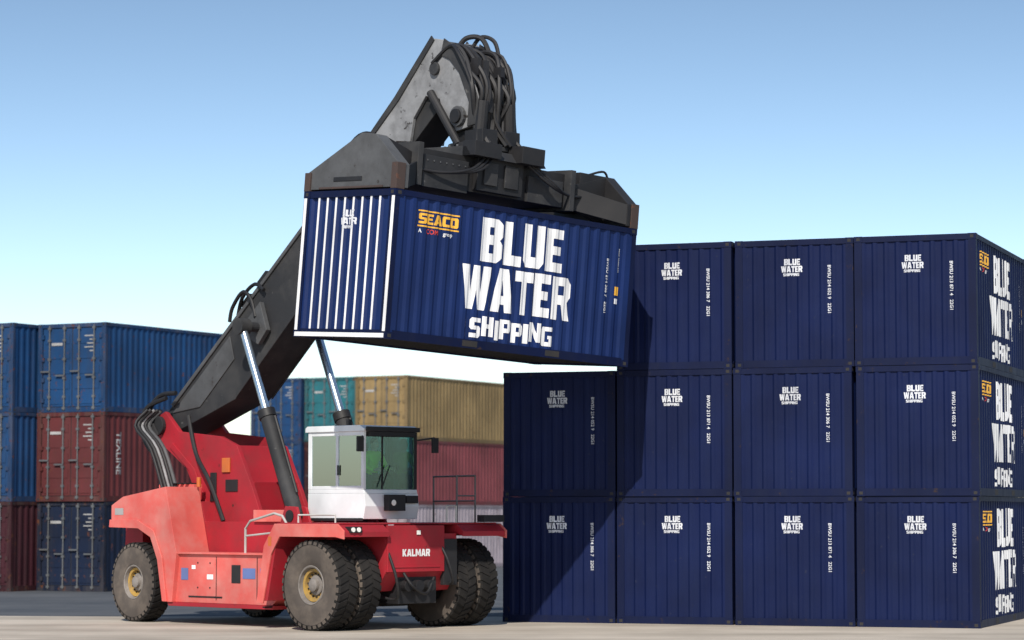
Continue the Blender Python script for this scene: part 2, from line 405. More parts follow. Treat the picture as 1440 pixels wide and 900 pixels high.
# --- weathered background stacks
def cpaint(n,c,f=.35): 
    return paint(n+'_paint',c,.6,.6,(c[0]*.4+.02,c[1]*.4+.02,c[2]*.4+.02),fleck=f,spec=.25), paint(n+'_frame',tuple(k*.7 for k in c),.65,.5,fleck=.5,spec=.25)
PAL={'blue':cpaint('mid_blue',(0.008,0.048,0.14)),'dblue':cpaint('dark_blue',(0.006,0.013,0.036)),
     'red':cpaint('oxide_red',(0.10,0.022,0.024)),'maroon':cpaint('maroon',(0.045,0.011,0.017)),
     'tan':cpaint('tan',(0.25,0.175,0.08)),'teal':cpaint('teal',(0.02,0.13,0.155)),
     'pale':cpaint('pale_pink',(0.40,0.34,0.37)),'brick':cpaint('brick_red',(0.21,0.055,0.062))}
def cm(color,L=6.06): return container_mesh(color+str(L),*PAL[color],L=L,doors=True)
first_red=None
def block(cx,cy,yawd,cols,L):
    global first_red
    ya=math.radians(yawd); X=Vector((math.cos(ya),math.sin(ya),0)); Y=Vector((-math.sin(ya),math.cos(ya),0))
    for c,(shift,colors) in enumerate(cols):
        for lev,col in enumerate(colors):
            if not col: continue
            j=random.Random(c*11+lev+int(cy))
            p=Vector((cx,cy,0))+X*(L/2+shift+j.uniform(-.05,.05))+Y*(1.22+c*2.50)+Vector((0,0,.004+lev*2.592))
            e=put('shipping_container',cm(col,L),p,ya+math.radians(j.uniform(-.3,.3)))
            if first_red is None and col=='red': first_red=e
block(-11.74,78,61.5,[(0,('dblue','red','blue')),(-1.05,('maroon','blue','blue')),(0.3,('red','dblue','maroon')),(0,('dblue','red','blue'))],6.06)
block(-4.2,108,62,[(0,('pale','brick','tan')),(.2,('dblue','maroon','teal')),(0,('red','blue','blue')),(.3,('dblue','red',None)),(0,('maroon','dblue',None)),(0,('blue','red',None)),(0,('dblue','red',None))],12.19)
vs,fs=font_word('TEXLINE',.24,-math.pi/2,-2.3,1.4)
tm=drape([(vs,fs,FADEW)],SP,side_place,'faded_lettering')
c=bpy.data.objects.new('side_lettering_faded',tm); COL.objects.link(c); c.parent=first_red

# ------------------------------------------------------------------ reach stacker
RS=empty('reach_stacker',(-2.37,53.5,0.0)); RYAW=math.radians(-45.6); RS.rotation_euler=(0,0,RYAW)

def wheel_mesh(R,w):
    b=MB(); h=w/2
    k=R/.88
    side=[(.36*k,-h*.78),(.40*k,-h*.93),(.52*k,-h*1.0),(.66*k,-h*1.02),(.77*k,-h*.98)]
    b.lathe(side,RUBDUST); b.lathe([(r,-y) for r,y in side],RUBDUST)
    b.lathe([(.77*k,-h*.98),(.82*k,-h*.93),(.855*k,-h*.82),(.86*k,0),(.855*k,h*.82),(.82*k,h*.93),(.77*k,h*.98)],RUBBER)
    n=34
    for i in range(n):
        for s in (-1,1):
            t=2*math.pi*(i+(.5 if s>0 else 0))/n; dt=2*math.pi/n*.32
            vs=[]
            for (r,y,sh) in ((.84*k,s*h*.94,0),(.874*k,s*h*.86,0),(.876*k,s*h*.05,.10),(.84*k,s*h*.05,.10)):
                for d in (-dt,dt):
                    a=t+d+sh; vs.append((r*math.cos(a),y,r*math.sin(a)))
            b.add(vs,[(0,1,3,2),(2,3,5,4),(4,5,7,6),(0,2,4,6),(1,7,5,3)],RUBBER)
            vs=[]
            for (r,y) in ((.78*k,s*h*1.0),(.84*k,s*h*.95)):
                for d in (-dt,dt): vs.append((r*math.cos(t+d),y*1.02,r*math.sin(t+d)))
            b.add(vs,[(0,1,3,2)],RUBDUST)
    b.lathe([(.385*k,-h*.86),(.37*k,-h*.92),(.345*k,-h*.88),(.335*k,-h*.6),(.32*k,-h*.5)],HUB)
    b.lathe([(.32*k,-h*.5),(.315*k,-h*.62),(.265*k,-h*.58),(.25*k,-h*.30),(.20*k,-h*.28)],RIMY)
    b.lathe([(.20*k,-h*.28),(.19*k,-h*.40),(.13*k,-h*.46),(.12*k,-h*.72),(.09*k,-h*.78),(.001,-h*.78)],HUB)
    for i in range(14):
        t=2*math.pi*i/14; b.cyl((.225*k*math.cos(t),-h*.28,.225*k*math.sin(t)),(.225*k*math.cos(t),-h*.44,.225*k*math.sin(t)),.016*k,BLACK,6)
    b.lathe([(.385*k,h*.86),(.34*k,h*.7),(.30*k,h*.2),(.001,h*.2)],BLACK)
    return b.mesh('wheel_%d'%int(R*100),smooth=35)
WF=wheel_mesh(.88,.50); WR=wheel_mesh(.83,.48)
def wheel(nm,me,x,y,z,flip,steer=0):
    o=bpy.data.objects.new(nm,me); COL.objects.link(o); o.parent=RS; o.location=(x,y,z)
    o.rotation_euler=(0,random.uniform(0,6),(math.pi if flip else 0)+steer)
wheel('front_wheel_outer_right',WF,0,-1.86,.875,0); wheel('front_wheel_inner_right',WF,0,-1.26,.875,0)
wheel('front_wheel_outer_left',WF,0,1.86,.875,1); wheel('front_wheel_inner_left',WF,0,1.26,.875,1)
wheel('rear_wheel_right',WR,-6.0,-1.62,.825,0,math.radians(-3)); wheel('rear_wheel_left',WR,-6.0,1.62,.825,1,math.radians(-3))

b=MB()
b.prism([(-6.6,1.1),(-5,.75),(-1,.6),(.6,.75),(.86,1.1),(.86,1.86),(-1.3,1.86),(-1.5,2.08),(-4.75,2.08),(-4.9,2.5),(-6.6,2.45)],-.94,.94,REDD)
for s in (-1,1):
    y0,y1=sorted((s*1.0,s*1.70))
    b.prism([(-4.93,.44),(-1.62,.44),(-1.42,.6),(-1.42,1.42),(-4.62,1.42)],y0,y1,RED)
    y0,y1=sorted((s*1.0,s*1.76)); b.prism([(-4.9,.36),(-1.55,.36),(-1.5,.437),(-4.95,.437)],y0,y1,REDD)
    b.prism([(-4.64,1.422),(-1.42,1.422),(-1.42,1.46),(-4.66,1.46)],y0,y1,RED)
    y0,y1=sorted((s*.97,s*2.12))
    b.prism([(-1.52,.55),(-1.30,1.62),(-1.02,2.03),(.84,2.03),(1.02,1.90),(1.02,1.80),(.80,1.87),(-.80,1.87),(-1.02,1.6),(-1.26,.55)],y0,y1,REDD)
    y0,y1=sorted((s*2.123,s*2.16)); b.prism([(-1.56,.5),(-1.34,1.62),(-1.02,2.05),(.86,2.05),(1.04,1.92),(1.04,1.76),(.80,1.80),(-.86,1.80),(-1.12,1.45),(-1.36,.5)],y0,y1,RED)
    y0,y1=sorted((s*.945,s*1.80))
    b.prism([(-6.85,1.98),(-6.85,2.42),(-6.45,2.60),(-4.98,2.80),(-4.60,1.44),(-4.74,.44),(-5.02,.44),(-5.18,1.3),(-5.42,1.76),(-5.85,1.96)],y0,y1,RED)
    y0,y1=sorted((s*1.803,s*1.84)); b.prism([(-6.88,1.96),(-6.86,2.12),(-5.9,2.12),(-5.34,1.9),(-5.04,1.34),(-4.88,.45),(-5.02,.45),(-5.20,1.3),(-5.44,1.76),(-5.87,1.94)],y0,y1,RED)
b.prism([(-7.15,1.0),(-7.25,1.3),(-7.2,2.3),(-6.9,2.5),(-6.62,2.5),(-6.62,.95)],-1.15,1.15,REDD)
b.box((-6.4,-.9,2.46),(-5.2,.9,2.86),RED)
b.box((.865,-.94,1.12),(.93,.55,2.02),REDD); b.box((.931,-.80,1.2),(.945,.42,1.24),REDD)
b.prism([(-1.0,2.035),(.80,2.035),(.80,2.07),(-1.0,2.07)],-2.1,2.1,REDD)
b.box((-3.1,-1.0,2.081),(-1.9,-.2,2.32),RED); b.box((-3.0,.2,2.081),(-2.0,.95,2.42),REDD)
b.obj('chassis',RS,bevel=.018)

b=MB()
b.cyl((0,-1.0,.875),(0,1.0,.875),.27,BLACK,20); b.cyl((.0,-.3,.875),(.0,.3,.875),.45,BLACK,20)
b.box((.2,-.55,.5),(.80,.45,1.10),BLACK); b.box((.80,.56,.85),(.9,.92,1.75),BLACK)
for y in (-.4,-.1,.2): b.cyl((.80,y,.85),(.95,y,.85),.11,BLACK,14)
b.tube([(.9,-.5,1.1),(1.05,-.4,.85),(1.0,0,.7),(.9,.3,1.0)],.03,BLACK)
b.tube([(.9,.5,1.6),(1.05,.55,1.3),(1.0,.7,.9),(.4,.85,.9)],.03,BLACK)
b.tube([(.9,-.9,1.5),(1.08,-.85,1.0),(.9,-.7,.6),(.3,-.8,.7)],.03,BLACK)
b.box((-5.2,-.9,.5),(-1,.9,.8),BLACK); b.cyl((-6,-1.4,.83),(-6,1.4,.83),.2,BLACK)
b.box((-2.9,-1.715,.86),(-2.62,-1.702,1.22),BLACK); b.box((-4.3,-1.715,.55),(-3.2,-1.702,.58),BLACK)
b.box((-2.1,-1.715,.50),(-2.085,-1.702,1.38),BLACK); b.box((-3.4,-1.715,.50),(-3.388,-1.702,1.38),BLACK)
b.box((-1.8,-1.1,1.47),(-1.5,-1.6,1.85),BLACK)
for (cx,cz) in ((-4.0,.75),(-4.0,1.25),(-3.6,.75),(-3.6,1.25)): b.cyl((cx,-1.70,cz),(cx,-1.715,cz),.018,BLACK,8)
b.box((.84,-2.0,1.88),(1.05,-1.7,2.0),BLACK); b.box((.86,1.5,2.08),(1.08,2.05,2.22),BLACK)
b.box((-6.9,-1.7,2.1),(-6.87,-1.4,2.3),ORANGE)
b.cyl((-4.9,-1.0,2.8),(-4.9,-1.0,3.0),.05,ORANGE,10)
for k in range(6): b.box((-6.3+k*.17,-1.0,2.862),(-6.2+k*.17,.7,2.89),BLACK)
b.cyl((-5.4,.75,2.8),(-5.4,.75,3.7),.09,BLACK,14); b.cyl((-5.05,-.3,2.45),(-5.05,.5,2.45),.22,BLACK,18)
b.obj('running_gear',RS,bevel=.01)

b=MB()
b.box((-4.55,-1.708,.9),(-4.32,-1.703,1.14),BLUEST); b.box((-2.0,-1.708,.95),(-1.7,-1.703,1.16),BLUEST)
b.box((-2.55,-1.708,.95),(-2.15,-1.703,1.16),BLUEST)
b.box((-3.7,-1.708,.92),(-3.5,-1.703,1.02),WHITE); b.box((-4.2,-1.708,1.12),(-4.08,-1.703,1.2),WHITE)
b.box((-6.72,-1.806,2.22),(-6.42,-1.8035,2.36),FADEW)
b.cyl((1.05,-1.93,1.94),(1.07,-1.93,1.94),.045,LENS,12); b.cyl((1.05,-1.79,1.94),(1.07,-1.79,1.94),.045,LENS,12)
b.box((.946,-.2,1.84),(.95,-.1,1.92),LENS); b.box((-1.2,-2.164,1.62),(-1.1,-2.161,1.8),ORANGE)
b.obj('stickers_and_lamps',RS)
vs,fs=word('KALMAR',-.36,.36,1.42,1.56)
me=drape([(vs,fs,WHITE)],None,lambda s,z,o:Vector((.935,s-.2,z)),'front_lettering')
o=bpy.data.objects.new('front_lettering',me); COL.objects.link(o); o.parent=RS

b=MB()
def rail(pts,r=.02,m=RAIL): b.tube(pts,r,m,8,1)
rail([(-2.6,-1.6,1.43),(-2.6,-1.6,1.95),(-2.45,-1.6,2.1),(-1.7,-1.6,2.25),(-1.45,-1.6,2.2),(-1.3,-1.6,2.03)],.025)
rail([(-2.6,-1.6,1.80),(-1.3,-1.6,1.90)],.02)
x0=.7
rail([(x0,1.1,2.07),(x0,1.1,3.0),(x0,1.6,3.0),(x0,1.6,2.07)],.02,RAILD); rail([(x0,1.1,2.6),(x0,1.6,2.6)],.015,RAILD)
rail([(x0,1.6,3.0),(-.9,1.95,3.0),(-.9,1.95,2.07)],.02,RAILD); rail([(x0,1.6,2.5),(-.9,1.95,2.5)],.015,RAILD)
rail([(.78,.75,2.07),(.78,.75,2.4),(.78,1.0,2.4),(.78,1.0,2.07)])
rail([(-.6,-1.9,2.07),(-.6,-1.9,2.22),(.5,-1.9,2.22),(.5,-1.9,2.07)],.018)
for z in (.15,.42,.7): b.box((-1.62,-1.95,z+.25),(-1.54,-1.75,z+.28),BLACK)
b.obj('handrails',RS,smooth=40)

# A-frame
b=MB()
for s in (-1,1):
    y0,y1=sorted((s*.58,s*.68))
    b.prism([(-5.0,2.0),(-3.15,2.0),(-3.5,2.7),(-4.05,3.65),(-4.6,3.85),(-6.0,3.98),(-6.5,4.42),(-6.93,4.25),(-6.93,3.85),(-6.4,3.6),(-5.75,3.2)],y0,y1,REDD)
    b.cyl((-6.65,s*.69,4.12),(-6.65,s*.78,4.12),.20,BOOM,20)
    y0,y1=sorted((s*.681,s*.71)); b.prism([(-4.95,2.1),(-4.8,2.1),(-5.45,3.2),(-6.2,3.75),(-6.3,3.65),(-5.62,3.15)],y0,y1,REDD)
    y0,y1=sorted((s*.86,s*.92)); b.prism([(-2.15,1.9),(-1.35,1.9),(-1.55,2.38),(-1.9,2.4)],y0,y1,REDD)
    y0,y1=sorted((s*1.10,s*1.16)); b.prism([(-2.15,1.85),(-1.35,1.85),(-1.55,2.38),(-1.9,2.4)],y0,y1,REDD)
b.box((-5.0,-.578,2.1),(-3.6,.578,2.9),REDD); b.obox((-3.75,0,2.3),(-4.3,0,3.65),1.156,.08,REDD,up=(1,0,.4))
b.cyl((-6.65,-.6,4.12),(-6.65,.6,4.12),.14,BOOM,16)
b.box((-4.5,-.72,3.1),(-4.25,-.683,3.4),ORANGE); b.box((-4.9,-.71,2.5),(-4.7,-.683,3.1),BLACK); b.box((-4.4,-.70,2.7),(-4.0,-.683,2.95),BLACK)
b.obj('boom_support_frame',RS,bevel=.015)

b=MB()
for k,(r,m) in enumerate(((.05,BOOMM),(.04,BLACK),(.035,BOOML),(.045,BLACK),(.03,BLACK))):
    yy=-.92-.09*k
    b.tube([(-6.65,yy+.25,4.45),(-6.75,yy,4.1),(-6.2,yy,3.6),(-5.7,yy,2.6),(-5.25,yy,1.7)],r,m,8,4)
b.tube([(-6.3,-.8,4.7),(-6.85,-.9,4.5),(-6.95,-.95,4.1),(-6.7,-1,3.7),(-6.4,-1,3.5)],.05,BLACK)
b.tube([(-6.1,-.7,4.8),(-6.6,-.75,4.75),(-6.9,-.8,4.4),(-6.6,-.8,3.9)],.05,BLACK)
b.tube([(-4.2,-.9,2.1),(-4.6,-.95,2.9),(-5.2,-.85,3.5),(-5.6,-.75,4.3)],.045,BLACK)
b.obj('hydraulic_pipes',RS,smooth=40)

# boom
TH=math.atan2(6.8,8.3); P0=Vector((-6.65,4.4)); D=Vector((math.cos(TH),math.sin(TH))); U=Vector((-D.y,D.x))
bp=lambda t,h: tuple(P0+D*t+U*h)
def bp3(t,h,y): q=bp(t,h); return (q[0],y,q[1])
b=MB()
b.prism([bp(-.25,.02),bp(.3,.06),bp(1.2,.02),bp(6.7,0),bp(6.9,-.05),bp(6.9,-1.02),bp(6.7,-1.14),bp(1.9,-1.26),bp(.6,-.75),bp(-.25,-.4)],-.46,.46,BOOM)
for s in (-1,1):
    y0,y1=sorted((s*.461,s*.50))
    b.prism([bp(.2,.07),bp(6.34,.05),bp(6.34,-.03),bp(.2,-.02)],y0,y1,BOOMM)
    b.prism([bp(2.0,-1.20),bp(6.34,-1.09),bp(6.34,-1.17),bp(1.95,-1.28)],y0,y1,BOOM)
    y0,y1=sorted((s*.461,s*.54)); b.prism([bp(6.35,.08),bp(6.95,.08),bp(6.95,-1.18),bp(6.35,-1.18)],y0,y1,BOOM)
    b.prism([bp(3.0,-.35),bp(3.9,-.35),bp(3.7,-.95),bp(3.3,-1.0)],*sorted((s*.505,s*.62)),BOOMM)
    y0,y1=sorted((s*.461,s*.485)); b.prism([bp(.1,-.1),bp(2.6,-.12),bp(2.4,-.6),bp(.9,-.62)],y0,y1,BOOMM)
b.cyl(bp3(3.5,-.7,-1.12),bp3(3.5,-.7,1.12),.10,BOOM,16)
b.prism([bp(6.96,-.10),bp(10.4,-.10),bp(10.75,-.35),bp(10.6,-.92),bp(6.96,-.94)],-.37,.37,BOOM)
b.obj('boom',RS,bevel=.02)
b=MB()
for k in range(3):
    b.tube([bp3(.3,.16,-.3+k*.12),bp3(3.3,.14,-.3+k*.12),bp3(6.6,.14,-.3+k*.12)],.035,BLACK,8,2)
b.tube([bp3(2.8,.1,-.5),bp3(3.1,.22,-.55),bp3(3.6,.2,-.6),bp3(3.7,-.1,-.6),bp3(3.6,-.5,-.62)],.04,BLACK)
b.tube([bp3(3.0,.1,-.4),bp3(3.4,.25,-.45),bp3(3.9,.15,-.5),bp3(4.1,-.2,-.56)],.04,BLACK)
for t in (3.2,3.9): 
    p=Vector(bp3(t,.14,-.05)); b.obox(p,p+Vector((.35*D.x,0,.35*D.y)),.7,.16,BLACK)
b.tube([bp3(6.9,-.1,-.5),bp3(7.4,.2,-.52),bp3(8.2,.22,-.5),bp3(8.5,-.2,-.48),bp3(8.0,-.7,-.46),bp3(7.3,-.6,-.5)],.04,BLACK)
b.tube([bp3(6.9,-.3,-.5),bp3(7.6,.05,-.52),bp3(8.3,-.1,-.5),bp3(8.3,-.6,-.46),bp3(7.6,-.9,-.5)],.04,BLACK)
b.obj('boom_hoses',RS,smooth=40)
b=MB()
APX=(1.66,11.46)
for s in (-1,1):
    y0,y1=sorted((s*.38,s*.46))
    b.prism([bp(8.0,-.02),bp(9.4,.03),APX,(1.95,11.40),(2.35,11.15),(2.66,10.8),(2.92,10.1),(2.85,9.65),(2.15,9.55),(2.0,9.75),(1.85,10.25),(1.45,10.35),(1.1,9.95),(1.0,9.5),(.6,9.55),bp(8.0,-.6)],y0,y1,BOOML)
    y0,y1=sorted((s*.461,s*.49)); 
    b.prism([bp(8.0,.04),bp(9.4,.09),(1.64,11.52),(1.72,11.42),bp(9.45,-.05),bp(8.0,-.07)],y0,y1,BOOM)
    b.prism([(2.0,11.42),(2.40,11.17),(2.70,10.82),(2.96,10.1),(2.88,9.65),(2.65,9.63),(2.70,10.1),(2.42,10.70),(2.15,10.98),(1.9,11.1)],y0,y1,BOOM)
    b.cyl((2.42,s*.47,9.85),(2.42,s*.55,9.85),.20,BOOMM,16); b.cyl((1.75,s*.47,10.85),(1.75,s*.53,10.85),.13,BOOM,14)
b.prism([(1.66,11.40),(1.95,11.38),(2.35,11.1),(2.62,10.75),(2.88,10.1),(2.78,10.05),(2.45,10.6),(2.0,10.95),(1.55,11.1)],-.38,.38,BOOMM)
b.cyl((2.42,-.6,9.85),(2.42,.6,9.85),.14,BLACK,16)
b.box((2.12,-.36,9.3),(2.72,.36,9.95),BLACK)
b.cyl((2.42,0,8.98),(2.42,0,9.34),.56,BLACK,28); b.cyl((2.42,0,9.15),(2.42,0,9.24),.70,BOOM,28)
for k in range(18):
    t=k*math.pi/9; b.cyl((2.42+.63*math.cos(t),.63*math.sin(t),9.24),(2.42+.63*math.cos(t),.63*math.sin(t),9.29),.03,BOOMM,6)
for s in (-1,1):
    b.cyl((2.45,s*.52,9.3),(1.65,s*.52,10.4),.08,BLACK,12); b.cyl((2.9,s*.4,9.3),(2.95,s*.35,10.1),.12,BLACK,12)
    b.box((2.6,s*.3-.2,9.2),(3.1,s*.3+.2,9.55),BLACK)
b.obj('boom_head',RS,bevel=.012)
b=MB()
rn=random.Random(3)
for k in range(22):
    y=-.52+k*.048; j=lambda a=.10: rn.uniform(-a,a)
    b.tube([(1.75+j(),y,10.95+j()),(2.2+j(),y+j(),11.22+j(.08)),(2.65+j(.12),y+j(),10.95+j(.15)),(2.92+j(),y+j(),10.3+j()),(2.85+j(),y+j(),9.75),(3.0+j(.2),y+j(.2),9.25)],rn.uniform(.03,.055),BLACK,6,5)
b.tube([(1.8,.0,11.2),(2.0,.1,11.48),(2.3,.25,11.45),(2.5,.3,11.05)],.05,BLACK)
b.tube([(2.0,.2,11.2),(2.2,.3,11.50),(2.5,.4,11.38),(2.65,.4,10.9)],.04,BLACK)
for k in range(16):
    y=-.45+k*.06; xx=2.55+rn.uniform(-.1,.25); zz=9.5+rn.uniform(0,1.3); b.box((xx,y,zz),(xx+.2,y+rn.uniform(.08,.2),zz+rn.uniform(.15,.4)),rn.choice((BLACK,BLACK,BLACK,BOOMM)))
b.obj('head_hoses',RS,smooth=40)

b=MB()
for s in (-1,1):
    top=Vector(bp3(3.5,-.7,s*1.0)); bot=Vector((-1.75,s*1.0,2.2)); d=bot-top
    b.cyl(top,top+d*.50,.085,CHROME,18); b.cyl(top+d*.46,bot,.16,BOOM,20); b.cyl(top+d*.45,top+d*.49,.185,BLACK,20)
    b.cyl(top+Vector((0,-.13,0)),top+Vector((0,.13,0)),.17,BOOM,16); b.cyl(bot+Vector((0,-.18,0)),bot+Vector((0,.18,0)),.12,BLACK,14)
    o_=Vector((.2,0,.08)); b.tube([top+d*.5+o_,bot-d*.1+o_],.03,BLACK,6,1)
b.obj('lift_cylinders',RS,smooth=40)

# cab
CAB=empty('cab',(0,0,0),RS)
b=MB(); x0,x1,y0,y1=-1.62,0.05,-.80,.62; z0,z1,z2=2.14,2.72,3.86
b.prism([(x0,z0),(x1,z0),(x1+.06,z0+.25),(x1+.03,z1-.08),(x0,z1-.08)],y0,y1,CABW)
b.prism([(x0,z1-.078),(x1+.025,z1-.078),(x1,z1),(x0,z1)],y0+.004,y1-.004,CABW)
b.prism([(x0-.06,z2),(x1+.04,z2),(x1+.06,z2+.05),(x1-.1,z2+.12),(x0,z2+.12),(x0-.06,z2+.08)],y0-.03,y1+.03,CABW)
b.box((x1-.1,y0+.1,z2-.10),(x1+.075,y1-.1,z2-.003),BLACK); b.box((x1+.062,y0+.0,z2+.0),(x1+.09,y1-.0,z2+.09),BLACK)
for (px,py,w,m) in ((x0,y0,.10,CABW),(x0,y1-.09,.09,CABW),(x1-.07,y0,.07,CABW),(x1-.07,y1-.07,.07,BLACK),(-.78,y0,.07,CABW),(-.78,y1-.07,.07,BLACK)):
    b.box((px,py,z1+.001),(px+w,py+.07,z2-.002),m)
b.box((x0+.1,y0+.005,z1),(x1-.07,y0+.05,z1+.07),CABW); b.box((x0+.1,y0+.005,z2-.08),(x1-.07,y0+.05,z2),CABW)
b.box((x1-.05,-.30,z1),(x1-.02,-.26,z2-.1),BLACK)
b.box((x1+.065,-.32,2.30),(x1+.22,.12,2.62),BLACK); b.cyl((x1+.22,-.2,2.46),(x1+.235,-.2,2.46),.06,LENS,14)
b.box((x1+.05,.25,2.45),(x1+.12,.55,2.6),BLACK)
b.box((x0-.02,y0-.02,2.10),(x1+.0,y0-.002,2.16),BLACK)
b.tube([(x1,y0,3.7),(x1+.25,y0-.25,3.75)],.02,BLACK,6,1); b.box((x1+.22,y0-.38,3.45),(x1+.27,y0-.22,3.75),BLACK)
b.tube([(x1,y1,3.7),(x1+.25,y1+.25,3.75)],.02,BLACK,6,1); b.box((x1+.22,y1+.18,3.45),(x1+.27,y1+.34,3.75),BLACK)
b.tube([(x1+.05,-.35,2.76),(x1+.05,-.15,3.2)],.015,BLACK,6,1)
b.cyl((-1.3,.0,z2+.12),(-1.3,.0,z2+.28),.06,BLACK,12)
b.box((-.72,y0-.018,3.0),(-.68,y0-.003,3.2),BLACK)
b.obj('cab_body',CAB,bevel=.015)
b=MB()
b.box((x0+.10,y0+.02,z1+.07),(-.78,y0+.026,z2-.08),GLASSS); b.box((-.71,y0+.02,z1+.07),(x1-.07,y0+.026,z2-.08),GLASSS)
b.box((x0+.09,y1-.03,z1),(-.78,y1-.024,z2),GLASS); b.box((-.71,y1-.03,z1),(x1-.07,y1-.024,z2),GLASS)
b.box((x1-.035,y0+.075,z1+.003),(x1-.029,y1-.075,z2-.1),GLASS)
b.box((x0+.03,y0+.075,z1+.003),(x0+.036,y1-.095,z2-.003),GLASS)
b.obj('cab_glass',CAB)
b=MB()
b.box((-1.25,-.33,2.722),(-.75,.17,2.86),SEATM); b.obox((-1.25,-.08,2.84),(-1.38,-.08,3.45),.46,.12,SEATM,up=(1,0,0)); b.box((-1.45,-.2,3.45),(-1.34,.04,3.66),SEATM)
b.box((-.50,-.16,2.722),(-.36,.0,2.95),SEATM); b.tube([(-.42,-.08,2.9),(-.52,-.08,3.1)],.03,BLACK,8,1)
c=Vector((-.54,-.08,3.12)); ax=Vector((-.5,0,.6)).normalized(); a_=Vector((0,1,0)); b_=ax.cross(a_)
b.tube([c+(a_*math.cos(t)+b_*math.sin(t))*.19 for t in [i*math.pi/10 for i in range(21)]],.014,BLACK,6,1)
b.box((-1.2,-.62,2.722),(-.7,-.42,3.0),SEATM)
ci=b.obj('cab_interior',CAB,bevel=.02); ci.location=(.25,.28,0)

# ---- driver
DRV=empty('driver',(0,0,0)); DRV.matrix_world=Matrix.Translation(RS.location)@Matrix.Rotation(RYAW,4,'Z')@Matrix.Translation((.25,.28,0))
def skinned(name,verts,edges,radii,mat,parent,sub=2):
    me=bpy.data.meshes.new(name); me.from_pydata(verts,edges,[]); o=bpy.data.objects.new(name,me); COL.objects.link(o); o.parent=parent
    md=o.modifiers.new('skin','SKIN')
    for i,r in enumerate(radii):
        sv=me.skin_vertices[0].data[i]; sv.radius=r if isinstance(r,tuple) else (r,r); sv.use_root=(i==0)
    ss=o.modifiers.new('sub','SUBSURF'); ss.levels=sub; ss.render_levels=sub
    me.materials.append(mat)
    md.use_smooth_shade=True
    return o
yc=-.08
skinned('torso',[(-1.10,yc,2.93),(-1.08,yc,3.12),(-1.05,yc,3.32),(-1.04,yc,3.44),(-1.03,yc,3.50),
   (-1.05,yc-.19,3.42),(-.98,yc-.27,3.20),(-.78,yc-.22,3.10),
   (-1.05,yc+.19,3.42),(-.98,yc+.27,3.20),(-.78,yc+.22,3.10)],
   [(0,1),(1,2),(2,3),(3,4),(3,5),(5,6),(6,7),(3,8),(8,9),(9,10)],
   [(.15,.12),(.14,.11),(.16,.12),(.11,.09),.055,.075,.055,.045,.075,.055,.045],HIVIS,DRV)
skinned('legs',[(-1.10,yc,2.92),(-1.03,yc-.10,2.93),(-.66,yc-.14,2.97),(-.56,yc-.14,2.77),(-1.03,yc+.10,2.93),(-.66,yc+.14,2.97),(-.56,yc+.14,2.77)],
   [(0,1),(1,2),(2,3),(0,4),(4,5),(5,6)],[.13,.10,.075,.05,.10,.075,.05],TROUS,DRV)
for s in (-1,1):
    w=Vector((-.78,yc+s*.22,3.10)); h=Vector((-.66,yc+s*.195,3.13)); 
    vs=[tuple(w),tuple(w+(h-w)*.5),tuple(h)]; ed=[(0,1),(1,2)]; rd=[.034,.030,.034]
    for k in range(4):
        base=h+Vector((0,0,.03-.02*k)); n=len(vs); L_=.035+.006*(k in (1,2))
        vs+=[tuple(base+Vector((.04,0,0))),tuple(base+Vector((.04+L_,-s*.015,-.012))),tuple(base+Vector((.045+L_*.8,-s*.045,-.03)))]
        ed+=[(2,n),(n,n+1),(n+1,n+2)]; rd+=[.010,.009,.008]
    n=len(vs); vs+=[tuple(h+Vector((.0,-s*.03,.03))),tuple(h+Vector((.035,-s*.045,.035)))]; ed+=[(1,n),(n,n+1)]; rd+=[.012,.010]
    skinned('hand_'+('right' if s<0 else 'left'),vs,ed,rd,SKIN,DRV,1)
def ball(b,c,r,mat,seg=16,rg=12):
    vs=[];fs=[]
    for i in range(rg+1):
        ph=math.pi*i/rg
        for k in range(seg):
            t=2*math.pi*k/seg; vs.append((c[0]+r[0]*math.sin(ph)*math.cos(t),c[1]+r[1]*math.sin(ph)*math.sin(t),c[2]+r[2]*math.cos(ph)))
    for i in range(rg):
        for k in range(seg): fs.append((i*seg+k,i*seg+(k+1)%seg,(i+1)*seg+(k+1)%seg,(i+1)*seg+k))
    b.add(vs,fs,mat)
b=MB(); hc=(-1.0,yc,3.64)
ball(b,hc,(.092,.075,.115),SKIN); ball(b,(hc[0]+.012,yc,hc[2]-.05),(.07,.058,.07),SKIN)
ball(b,(hc[0]-.016,yc,hc[2]+.025),(.094,.081,.105),HAIR)
b.cyl((-1.02,yc,3.46),(-1.01,yc,3.57),.055,SKIN,12)
ball(b,(hc[0]+.094,yc,hc[2]-.012),(.018,.014,.025),SKIN,8,6)
for s in (-1,1):
    ball(b,(hc[0]+.078,yc+s*.032,hc[2]+.01),(.012,.013,.009),WHITE,8,6); ball(b,(hc[0]+.088,yc+s*.032,hc[2]+.01),(.005,.006,.006),HAIR,8,6)
    ball(b,(hc[0],yc+s*.077,hc[2]-.01),(.02,.010,.03),SKIN,8,6)
b.box((hc[0]+.074,yc-.025,hc[2]-.056),(hc[0]+.082,yc+.025,hc[2]-.048),REDLET)
o=b.obj('head',DRV,smooth=80)

